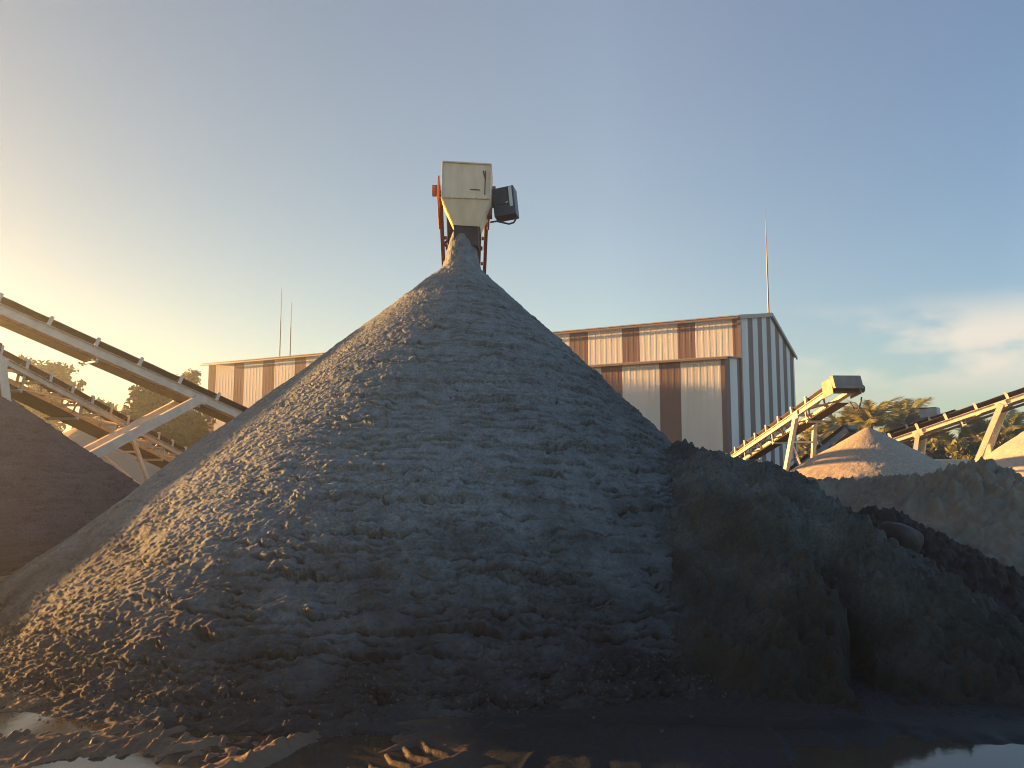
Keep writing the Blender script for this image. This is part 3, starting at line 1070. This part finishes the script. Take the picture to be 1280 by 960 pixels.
# drive unit on the right
c = at(632, 255, 12.85)
mu = empty("drive_unit", c, 0, "navy motor panel hanging right of the cream hopper with a cable loop", "motor")
rot = Matrix.Rotation(R(-7), 3, 'Y') @ Matrix.Rotation(R(-14), 3, 'Z') @ Matrix.Rotation(R(-6), 3, 'X')
MB().box((0, 0, 0), (.38, .26, .52), rot).build("housing", M['navy'], mu, bevel=.012)
MB().box(rot @ Vector((.13, -.137, .06)), (.055, .012, .36), rot).build("plate", M['label_plate'], mu)
MB().box(rot @ Vector((-.04, -.137, .08)), (.20, .012, .26), rot).build("cover", M['blue_steel'] if False else M['navy'], mu, bevel=.01)
MB().box(rot @ Vector((.07, -.139, .08)), (.022, .014, .32), rot).build("seal_strip", M['belt'], mu)
MB().bar(rot @ Vector((.04, -.15, -.05)), rot @ Vector((.08, -.15, -.03)), .01, .02).build("latch", M['label_plate'], mu)
MB().tube([(-.34, .02, .06), (-.15, .01, .06)], .12, 16).build("coupling", M['dark_steel'], mu)
MB().box((-.30, -.02, -.08), (.14, .2, .34)).build("bracket", M['rust'], mu, bevel=.01)
cb = []
pts = [(-.26, -.05, -.34), (-.15, -.08, -.33), (-.05, -.1, -.36), (.06, -.1, -.385), (.14, -.1, -.36), (.175, -.1, -.30), (.18, -.08, -.24)]
for i in range(len(pts) - 1):
    for t in (0, .5):
        cb.append(Vector(pts[i]).lerp(Vector(pts[i + 1]), t))
cb.append(Vector(pts[-1]))
MB().tube(cb, .016, 8).build("cable", M['belt'], mu, smooth=True)

# ------------------------------------------------------------------ striped shed
S = 1.25
C0 = Vector(((927 - 640) / 960 * 30 * S, 30 * S, 0))
WD = Vector((-.8746, .4848, 0))         # along the long wall, away from the corner
GD = Vector((.4848, .8746, 0))          # along the gable
EAVE, RIDGE = 7.55 * S, 0
LEN, WID = 30.65 * S, 13.3 * S
e1 = CAM_H + (578 - 394) / 960 * 30 * S
EAVE = e1
RISE = 1.95 * S * .62
shed = empty("striped_shed", tuple(C0), 0, "long white and brown striped metal shed behind the big cone", "building")


def corrugated(name, origin, along, nrm, length, zlo, ztop, bands, parent, period=.31, depth=.004):
    """sheet wall: origin at the base start; ztop(t) height; bands(t)->True where brown"""
    V, F, FM = [], [], []
    t = 0.0
    ts = []
    while t < length - 1e-3:
        for f, dd in ((0, 0), (.60, 0), (.68, 1), (.92, 1)):
            tt = t + f * period
            if tt < length: ts.append((tt, dd * depth))
        t += period
    ts.append((length, 0))
    for tt, dd in ts:
        p = origin + along * tt + nrm * dd
        V.append((p.x, p.y, zlo))
        V.append((p.x, p.y, ztop(tt)))
    for i in range(len(ts) - 1):
        F.append((2 * i, 2 * i + 2, 2 * i + 3, 2 * i + 1))
        FM.append(1 if bands((ts[i][0] + ts[i + 1][0]) / 2) else 0)
    o = mesh_obj(name, V, F, None, parent, mats=[M['white_sheet'], M['brown_sheet']], fmat=FM)
    sd = o.modifiers.new("thickness", 'SOLIDIFY')
    sd.thickness = .01
    return o


PER = 2.43 * S
fr_band = lambda t: (t < .30) or ((t / S - 1.75) % 2.36 < .80)
NF = -GD
Z = Vector((0, 0, 0))
corrugated("front_wall", Z, WD, NF, LEN, 0, lambda t: EAVE, fr_band, shed)
gab = lambda s: EAVE + RISE * (1 - abs(s / (WID / 2) - 1))
corrugated("gable_wall", Z + GD * .03, GD, -WD, WID - .06, 0, lambda s: gab(s), lambda s: ((s / S - .52) % 2.07) > 1.06, shed)
corrugated("back_wall", GD * WID, WD, GD, LEN, 0, lambda t: EAVE, fr_band, shed)
corrugated("gable_wall", WD * LEN + GD * .03, GD, WD, WID - .06, 0, lambda s: gab(s), lambda s: ((s / S - .52) % 2.07) > 1.06, shed)
rf = MB()
OV = .35
for (s0, s1) in ((-OV, WID / 2), (WID + OV, WID / 2)):
    za = EAVE - RISE * OV / (WID / 2) + .04
    zb = EAVE + RISE + .04
    a0, a1 = WD * -.12 + GD * s0, WD * (LEN + OV) + GD * s0
    b0, b1 = WD * -.12 + GD * s1, WD * (LEN + OV) + GD * s1
    f = lambda p, z: Vector((p.x, p.y, z))
    rf.hexa([f(a0, za), f(a1, za), f(b1, zb), f(b0, zb), f(a0, za + .05), f(a1, za + .05), f(b1, zb + .05), f(b0, zb + .05)])
rf.build("roof", M['roofm'], shed)
tr = MB()
for s0, s1, z0_, z1_ in ((-OV, WID / 2, EAVE - RISE * OV / (WID / 2), EAVE + RISE), (WID + OV, WID / 2, EAVE - RISE * OV / (WID / 2), EAVE + RISE)):
    a0 = WD * -.15 + GD * s0
    b0 = WD * -.15 + GD * s1
    tr.bar((a0.x, a0.y, z0_ - .02), (b0.x, b0.y, z1_ - .02), .06, .20)
tr.build("barge_board", M['trim'], shed)
a0, a1 = WD * -.1 + GD * (-OV - .07), WD * (LEN + OV) + GD * (-OV - .07)
MB().bar((a0.x, a0.y, EAVE - .12), (a1.x, a1.y, EAVE - .12), .10, .09).build("gutter", M['trim'], shed)
a = WD * -.035 - GD * .035
MB().box((a.x, a.y, EAVE / 2), (.16, .16, EAVE - .2), Matrix.Rotation(math.atan2(GD.y, GD.x), 3, 'Z')).build("corner_trim", M['trim'], shed)
# lean-to along the front
AW = 2.45 * S
AE = CAM_H + (578 - 447) / 960 * 27.93 * S
AL = 17 * S
ao = -GD * AW
an = empty("lean_to", tuple(C0 + ao), 0, "lower striped lean-to along the shaded front of the shed", "building")
corrugated("front_wall", Z, WD, NF, AL, 0, lambda t: AE, lambda t: ((t / S - 1.66) % 2.36 < .82), an)
corrugated("end_wall", Z + GD * .03, GD, -WD, AW - .14, 0, lambda s: AE + s * .10, lambda s: s / S < .78 or s / S > 1.9, an)
corrugated("end_wall", WD * AL + GD * .03, GD, WD, AW - .14, 0, lambda s: AE + s * .10, lambda s: s / S < .6, an)
a0, a1 = WD * -.15 - GD * .22, WD * (AL + .2) - GD * .22
b0, b1 = WD * -.15 + GD * (AW - .09), WD * (AL + .2) + GD * (AW - .09)
zz = AE + .02
f = lambda p, z: Vector((p.x, p.y, z))
MB().hexa([f(a0, zz - .02), f(a1, zz - .02), f(b1, zz + AW * .10), f(b0, zz + AW * .10), f(a0, zz + .03), f(a1, zz + .03), f(b1, zz + AW * .10 + .05), f(b0, zz + AW * .10 + .05)]).build("roof", M['roofm'], an)
a0, a1 = WD * -.2 - GD * .28, WD * (AL + .2) - GD * .28
MB().bar((a0.x, a0.y, zz - .06), (a1.x, a1.y, zz - .06), .09, .09).build("gutter", M['trim'], an)
# ladder faintly seen on the lean-to wall
b = WD * (.95 * S) - GD * .09

# lightning rods
RODG = "thin rods on the shed roof"


def rod(px, py0, py1, t, s, label):
    base = C0 + WD * t + GD * s
    z0_ = EAVE + RISE * (1 - abs(s / (WID / 2) - 1))
    # height from the measured top
    top = at(px, py1, base.y).z
    o = MB().tube([(0, 0, 0), (0, 0, (top - z0_) * .55)], .05, 8, .04).tube([(0, 0, (top - z0_) * .55), (0, 0, top - z0_)], .03, 8, .012).box((0, 0, .03), (.3, .3, .06)).build(
        "lightning_rod", M['rod'], None, (base.x, base.y, z0_ + .03))
    tag(o, label, "lightning rod", RODG)


rod(962, 390, 262, .0 * S + .05, WID / 2, "tall thin rod on the gable peak of the striped shed")
for (px, top, lab, s) in ((347, 360, "taller of the two thin rods above the shed's far left roof", .45), (360, 378, "shorter of the two thin rods above the shed's far left roof", .45)):
    r_ = (px - 640) / 960
    q = C0 + GD * (WID * .45)
    # where the line of sight crosses that roof line
    t = (q.x - r_ * q.y) / (-WD.x + r_ * WD.y)
    rod(px, 443, top, t, WID * .45, lab)

# ------------------------------------------------------------------ fence
p0, p1 = at(1090, 574, 31.5), at(1330, 571, 33.5)
fl = (p1 - p0)
fl.z = 0
FL = fl.length
fd = fl.normalized()
fe = empty("corrugated_fence", (p0.x, p0.y, 0), 0, "low pale corrugated fence with a top rail below the right conveyor", "fence")
fn_ = Vector((fd.y, -fd.x, 0))
V, F = [], []
n = int(FL / .1)
for i in range(n + 1):
    q = fd * (i * .1) + fn_ * (.022 * (1 if i % 4 < 2 else -1))
    V += [(q.x, q.y, 0), (q.x, q.y, p0.z - .06)]
for i in range(n): F.append((2 * i, 2 * i + 2, 2 * i + 3, 2 * i + 1))
o = mesh_obj("sheet", V, F, M['fence_sheet'], fe)
o.modifiers.new("thickness", 'SOLIDIFY').thickness = .008
MB().bar((0, 0, p0.z - .03), fd * FL + Vector((0, 0, p0.z - .03)), .08, .07).build("top_rail", M['cream'], fe)
for k in range(int(FL / 2.4) + 1):
    q = fd * (k * 2.4) + fn_ * .06
    MB().box((q.x, q.y, p0.z / 2), (.06, .06, p0.z + .1)).build("post", M['dark_steel'], fe)


# ------------------------------------------------------------------ vegetation
def leaf_cloud(lobes, n, size, flat=.5, seed=0):
    rg = np.random.default_rng(seed)
    V, F = [], []
    vol = np.array([l[3] ** 2 for l in lobes])
    which = rg.choice(len(lobes), n, p=vol / vol.sum())
    L = np.array([l[:3] for l in lobes])[which]
    rad = np.array([l[3] for l in lobes])[which]
    d = rg.normal(size=(n, 3))
    d /= np.linalg.norm(d, axis=1)[:, None]
    rr = rad * (rg.random(n) ** .42) * (1 + .25 * rg.normal(size=n) * .5)
    p = L + d * rr[:, None] * np.array([1, 1, .75])
    a = rg.normal(size=(n, 3))
    a /= np.linalg.norm(a, axis=1)[:, None]
    b = np.cross(a, rg.normal(size=(n, 3)))
    b /= np.linalg.norm(b, axis=1)[:, None]
    s = size * (.6 + .8 * rg.random(n))[:, None]
    q = np.stack([p - a * s, p + b * s * flat, p + a * s, p - b * s * flat], 1).reshape(-1, 3)
    return q, np.arange(4 * n).reshape(-1, 4)


def tree(name, base, top, rad, label, m='leaf', group=None, nl=22, n=5200, size=.16, trunk=.16, squash=1.0, seed=1, open_=0.45, low=.35):
    """trunk with limbs and an uneven crown of leaf faces in many lobes"""
    rg = np.random.default_rng(seed)
    root = empty(name, (base[0], base[1], 0), 0, label, "tree" if 'shrub' not in name else "shrub", group)
    lobes, tb = [], MB()
    hc = top * low
    bend = Vector((rg.normal() * .25, rg.normal() * .25, hc))
    tb.tube([(0, 0, -.1), bend * .5, bend], trunk, 8, trunk * .7)
    for k in range(nl):
        t = (k + .5) / nl
        ang = k * 2.4 + rg.random() * .8
        zz = hc + (top - hc) * (.12 + .80 * rg.random() ** .8)
        f = math.sin(math.pi * min(1, max(0, (zz - hc) / (top - hc))) * .82 + .25)
        rr = rad * f * (.35 + .65 * rg.random()) * squash
        lr = rad * (open_ * .55 + .28 * rg.random())
        p = Vector((math.cos(ang) * max(0, rr - lr * .4), math.sin(ang) * max(0, rr - lr * .4), min(zz, top - lr * .6)))
        lobes.append((p.x, p.y, p.z, lr))
        mid = bend.lerp(p, .5) + Vector((0, 0, -.15))
        tb.tube([bend * .92, mid, p], trunk * .38, 6, .02)
    tb.build("trunk", M['bark'], root, smooth=True)
    q, F = leaf_cloud(lobes, n, size, seed=seed + 50)
    np_mesh("crown", q, F, M[m], root, smooth=False)
    return root


def px_tree(name, px, ytop, wpx, Y, label, **kw):
    t = at(px, ytop, Y)
    return tree(name, (t.x, t.y), t.z, wpx / 2 / FPX * Y, label, **kw)


G1 = "hazy trees beyond the conveyors on the left"
px_tree("broadleaf_tree", 56, 438, 100, 52.5, "spreading hazy tree between the two conveyors at far left", group=G1, nl=30, n=5200, size=.19, seed=11, open_=.34, low=.30)
px_tree("broadleaf_tree", 238, 452, 50, 61, "small feathery tree poking above the broad conveyor next to the shed", group=G1, nl=20, n=2000, size=.13, seed=12, open_=.30, low=.3)
px_tree("broadleaf_tree", 190, 484, 88, 47, "wide low tree seen under the broad conveyor, golden in the haze", group=G1, nl=30, n=5200, size=.17, seed=13, open_=.38, low=.2)
px_tree("broadleaf_tree", 122, 496, 56, 57, "low rounded tree behind the thin conveyor's middle", group=G1, nl=22, n=4200, size=.18, seed=14, low=.15, open_=.6)
px_tree("broadleaf_tree", 30, 492, 74, 50, "bushy low tree behind the pale leg at the left edge", group=G1, nl=22, n=4200, size=.17, seed=15, low=.15)
px_tree("broadleaf_tree", 232, 512, 80, 47, "dense bush standing against the shed's left end", group=G1, nl=26, n=6000, size=.18, seed=16, low=.05, open_=.7)
px_tree("broadleaf_tree", 160, 512, 70, 44, "dense hazy bush behind the leg of the broad conveyor", group=G1, nl=24, n=5500, size=.17, seed=17, low=.05, open_=.7)
px_tree("broadleaf_tree", -52, 428, 110, 56.5, "hazy tree just outside the left edge", group=G1, nl=26, n=6500, size=.22, seed=18, low=.2)

# palms
rgp = random.Random(5)


def frond_mesh(length, seed):
    rg = random.Random(seed)
    V, F = [], []
    n = 22
    pts = []
    up = rg.uniform(.5, 1.3)
    for i in range(n + 1):
        t = i / n
        pts.append(Vector((length * (t - .12 * t * t), 0, length * (up * .55 * t - (.35 + up * .28) * t * t))))
    for i in range(n):
        p, q = pts[i], pts[i + 1]
        w_ = .018 * (1 - i / n) + .006
        b = len(V)
        V += [p + Vector((0, -w_, 0)), p + Vector((0, w_, 0)), q + Vector((0, w_, 0)), q + Vector((0, -w_, 0))]
        F.append((b, b + 1, b + 2, b + 3))
        if i < 2: continue
        t = i / n
        ll = length * .34 * math.sin(math.pi * (.12 + .86 * t)) ** .7 + .04
        for s in (-1, 1):
            for h in (0, .5):
                o_ = p.lerp(q, h)
                tip = o_ + Vector((ll * .55, s * ll * .72, -ll * rg.uniform(.25, .6)))
                e = (q - p).normalized() * .11
                b = len(V)
                V += [o_ - e * .6, o_ + e * .6, tip]
                mid = o_.lerp(tip, .5) + e
                F.append((b, b + 1, b + 2))
    return V, F


def palm(px, ytop, Y, scale, label, nf=24, lean=0.0):
    t = at(px, ytop, Y)
    zc = t.z - 1.15 * scale
    root = empty("palm_tree", (t.x, t.y, 0), rgp.random() * 6, label, "palm tree", "coconut palms behind the right conveyors")
    tb = MB()
    pts = [Vector((lean * (k / 5) ** 2, 0, zc * k / 5)) for k in range(6)]
    tb.tube(pts, .16 * scale, 8, .10 * scale)
    tb.build("trunk", M['bark'], root, smooth=True)
    for k in range(nf):
        V, F = frond_mesh(scale * rgp.uniform(1.6, 2.3), rgp.random())
        el = rgp.choice([1.05, .8, .5, .2, -.1])
        f = mesh_obj("frond", V, F, M['palm'], root, pts[-1])
        f.rotation_euler = (rgp.uniform(-.4, .4), -el, k * 2.4 + rgp.uniform(-.2, .2))


palm(1087, 503, 63, 1.72, "palm directly above the tan gravel cone's peak")
palm(1131, 507, 65, 1.63, "palm just right of the gravel cone's peak, left of the box on the conveyor")
palm(1058, 518, 67, 1.54, "palm right of the sunlit conveyor's leg, lower than its neighbour", 15)
palm(1022, 530, 69, 1.59, "palm seen through the legs of the sunlit conveyor", 15)
palm(1195, 536, 62, 1.61, "palm under the middle of the right conveyor", 16)
palm(1226, 530, 60, 1.42, "palm behind the big leg of the right conveyor", 15)
palm(1262, 520, 58, 1.45, "palm at the right edge above the grey gravel cone", 15)
palm(1160, 545, 67, 1.34, "low palm above the fence behind the conveyor's small legs", 14)

G3 = "shrubs behind the right conveyors"
for i, (px, yt, wpx, Y, lab) in enumerate(((1012, 545, 60, 64, "green shrub between the shed and the sunlit conveyor leg"), (1060, 540, 60, 66, "green shrub behind the tan gravel cone, left of its peak"),
                                           (1110, 535, 70, 68, "green shrub behind the tan gravel cone, right of its peak"), (1165, 552, 50, 60, "shrub above the left end of the fence"),
                                           (1205, 552, 55, 58, "yellowish shrub above the fence beside the big leg"), (1245, 545, 60, 57, "shrub at the slope of the grey gravel cone"),
                                           (1290, 528, 60, 58, "shrub behind the top of the grey gravel cone"))):
    px_tree("leafy_shrub", px, yt, wpx, Y, lab, m='shrub', group=G3, nl=16, n=2600, size=.19, seed=30 + i, low=.05, open_=.6, trunk=.07)
t = at(1246, 545, 33)
px_tree("dry_shrub", 1246, 543, 22, 34.5, "orange dry shrub glowing beside the grey gravel cone", m='dry', nl=8, n=500, size=.10, seed=44, low=.5, open_=.6, trunk=.05)
px_tree("dry_shrub", 1156, 561, 10, 30.5, "tiny orange dry shrub at the left end of the fence", m='dry', nl=6, n=160, size=.09, seed=45, low=.4, open_=.6, trunk=.04)

# far treeline (one mass)
rg = np.random.default_rng(77)
lob = []
for k in range(220):
    a = -75 + 150 * (k + rg.random()) / 220
    d = 84 + 12 * rg.random()
    h = 1.4 + 2.0 * rg.random()
    lob.append((d * math.sin(R(a)), d * math.cos(R(a)), h * .8, h))
q, F = leaf_cloud(lob, 26000, .45, seed=78)
o = np_mesh("far_treeline", q, F, M['leaf'], None, smooth=False)
tag(o, "distant band of trees along the horizon", "treeline", kind="stuff")

# ------------------------------------------------------------------ light
SUN_AZ, SUN_EL = R(157.5), R(5.5)          # azimuth counter-clockwise from +X
sv = Vector((math.cos(SUN_AZ) * math.cos(SUN_EL), math.sin(SUN_AZ) * math.cos(SUN_EL), math.sin(SUN_EL)))
sd = bpy.data.lights.new("sun", 'SUN')
sd.energy = 5.0
sd.angle = R(.6)
sd.color = (1.0, .47, .13)
so = bpy.data.objects.new("sun", sd)
COL.objects.link(so)
so.location = (-20, 10, 20)
so.rotation_euler = (-sv).to_track_quat('-Z', 'Y').to_euler()

wd = bpy.data.worlds.new("World")
scene.world = wd
wd.use_nodes = True
nt = wd.node_tree
bg = nt.nodes["Background"]
sky = nt.nodes.new("ShaderNodeTexSky")
sky.sky_type = 'NISHITA'
sky.sun_disc = False
sky.sun_elevation = SUN_EL
sky.sun_rotation = R(90) - SUN_AZ
sky.air_density = 1.0
sky.dust_density = 0.05
sky.ozone_density = 1.5
tc = nt.nodes.new("ShaderNodeTexCoord")
sep = nt.nodes.new("ShaderNodeSeparateXYZ")
nt.links.new(tc.outputs["Generated"], sep.inputs[0])


def math_node(op, a, b=None, c=None):
    n = nt.nodes.new("ShaderNodeMath")
    n.operation = op
    for i, v in enumerate((a, b, c)):
        if v is None: continue
        if isinstance(v, (int, float)): n.inputs[i].default_value = v
        else: nt.links.new(v, n.inputs[i])
    return n.outputs[0]


def maprange(v, a, b, c=0.0, d=1.0, kind='SMOOTHSTEP'):
    n = nt.nodes.new("ShaderNodeMapRange")
    n.interpolation_type = kind
    nt.links.new(v, n.inputs["Value"])
    for k, x in (("From Min", a), ("From Max", b), ("To Min", c), ("To Max", d)): n.inputs[k].default_value = x
    return n.outputs["Result"]


mp = nt.nodes.new("ShaderNodeMapping")
mp.inputs["Scale"].default_value = (3.4, 3.4, 9.0)
mp.inputs["Location"].default_value = (.25, .9, .35)
nt.links.new(tc.outputs["Generated"], mp.inputs["Vector"])
no = nt.nodes.new("ShaderNodeTexNoise")
no.inputs["Scale"].default_value = 1.6
no.inputs["Detail"].default_value = 7
no.inputs["Roughness"].default_value = .5
nt.links.new(mp.outputs["Vector"], no.inputs["Vector"])
band = math_node('MULTIPLY', maprange(sep.outputs["Z"], .06, .11), maprange(sep.outputs["Z"], .20, .14))
side = maprange(sep.outputs["X"], .24, .50)
cl = math_node('MULTIPLY', math_node('MULTIPLY', maprange(no.outputs["Fac"], .44, .60), band), math_node('MULTIPLY', side, .85))
mx = nt.nodes.new("ShaderNodeMix")
mx.data_type = 'RGBA'
mx.inputs[7].default_value = (2.95, 2.6, 2.15, 1)
nt.links.new(cl, mx.inputs[0])
veil = nt.nodes.new("ShaderNodeMix")
veil.data_type = 'RGBA'
veil.blend_type = 'ADD'
veil.inputs[0].default_value = 1
veil.inputs[7].default_value = (.36, .26, .38, 1)
nt.links.new(sky.outputs["Color"], veil.inputs[6])
vd = nt.nodes.new("ShaderNodeVectorMath")
vd.operation = 'DOT_PRODUCT'
vd.inputs[1].default_value = tuple(sv)
nt.links.new(tc.outputs["Generated"], vd.inputs[0])
hr = nt.nodes.new("ShaderNodeValToRGB")              # dusty sunset sky: warm round the sun, blue opposite and boosted there as fill
cr = hr.color_ramp
cr.elements[0].position, cr.elements[0].color = 0.0, (0.771, 0.958, 1.104, 1)
cr.elements[1].position, cr.elements[1].color = 1.0, (0.536, 0.463, 0.349, 1)
for ps_, c_ in ((.22, (0.650, 0.812, 0.926, 1)), (.425, (0.536, 0.633, 0.706, 1)), (.64, (0.812, 0.804, 0.755, 1)), (.90, (0.557, 0.523, 0.453, 1))):
    e_ = cr.elements.new(ps_)
    e_.color = c_
nt.links.new(maprange(vd.outputs["Value"], -1.0, 1.0, kind="LINEAR"), hr.inputs["Fac"])
tint = nt.nodes.new("ShaderNodeMix")
tint.data_type = 'RGBA'
tint.blend_type = 'MULTIPLY'
tint.inputs[0].default_value = 1
nt.links.new(veil.outputs[2], tint.inputs[6])
nt.links.new(hr.outputs["Color"], tint.inputs[7])
nt.links.new(tint.outputs[2], mx.inputs[6])
nt.links.new(mx.outputs[2], bg.inputs["Color"])
bg.inputs["Strength"].default_value = .051

# haze: dusty evening air
hz = MB().box((0, 55, 7.8), (236, 236, 18.0)).build("haze", None or M['rod'], None)
hm = bpy.data.materials.new("haze_air")
hm.use_nodes = True
hm.node_tree.nodes.clear()
out = hm.node_tree.nodes.new("ShaderNodeOutputMaterial")
pv = hm.node_tree.nodes.new("ShaderNodeVolumePrincipled")
pv.inputs["Color"].default_value = (.72, .87, 1.0, 1)
pv.inputs["Density"].default_value = .0023
pv.inputs["Anisotropy"].default_value = .75
hm.node_tree.links.new(pv.outputs[0], out.inputs["Volume"])
hz.data.materials.clear()
hz.data.materials.append(hm)
tag(hz, kind="stuff", label="thin dusty evening haze in the air of the yard", cat="haze")

# ------------------------------------------------------------------ render settings
scene.view_settings.view_transform = 'Standard'
scene.view_settings.look = 'None'
scene.view_settings.exposure = 2.8
scene.view_settings.gamma = 1.0
scene.view_settings.use_curve_mapping = False
cy = scene.cycles if hasattr(scene, 'cycles') else None
scene.render.engine = 'CYCLES'
scene.cycles.max_bounces = 5
scene.cycles.diffuse_bounces = 2
scene.cycles.glossy_bounces = 2
scene.cycles.transmission_bounces = 2
scene.cycles.volume_bounces = 0
scene.cycles.filter_width = 1.05
scene.cycles.use_adaptive_sampling = False
scene.cycles.use_denoising = True
scene.cycles.denoising_input_passes = 'RGB_ALBEDO_NORMAL'
scene.cycles.denoising_prefilter = 'ACCURATE'
try:
    scene.cycles.denoiser = 'OPENIMAGEDENOISE'
except Exception:
    pass
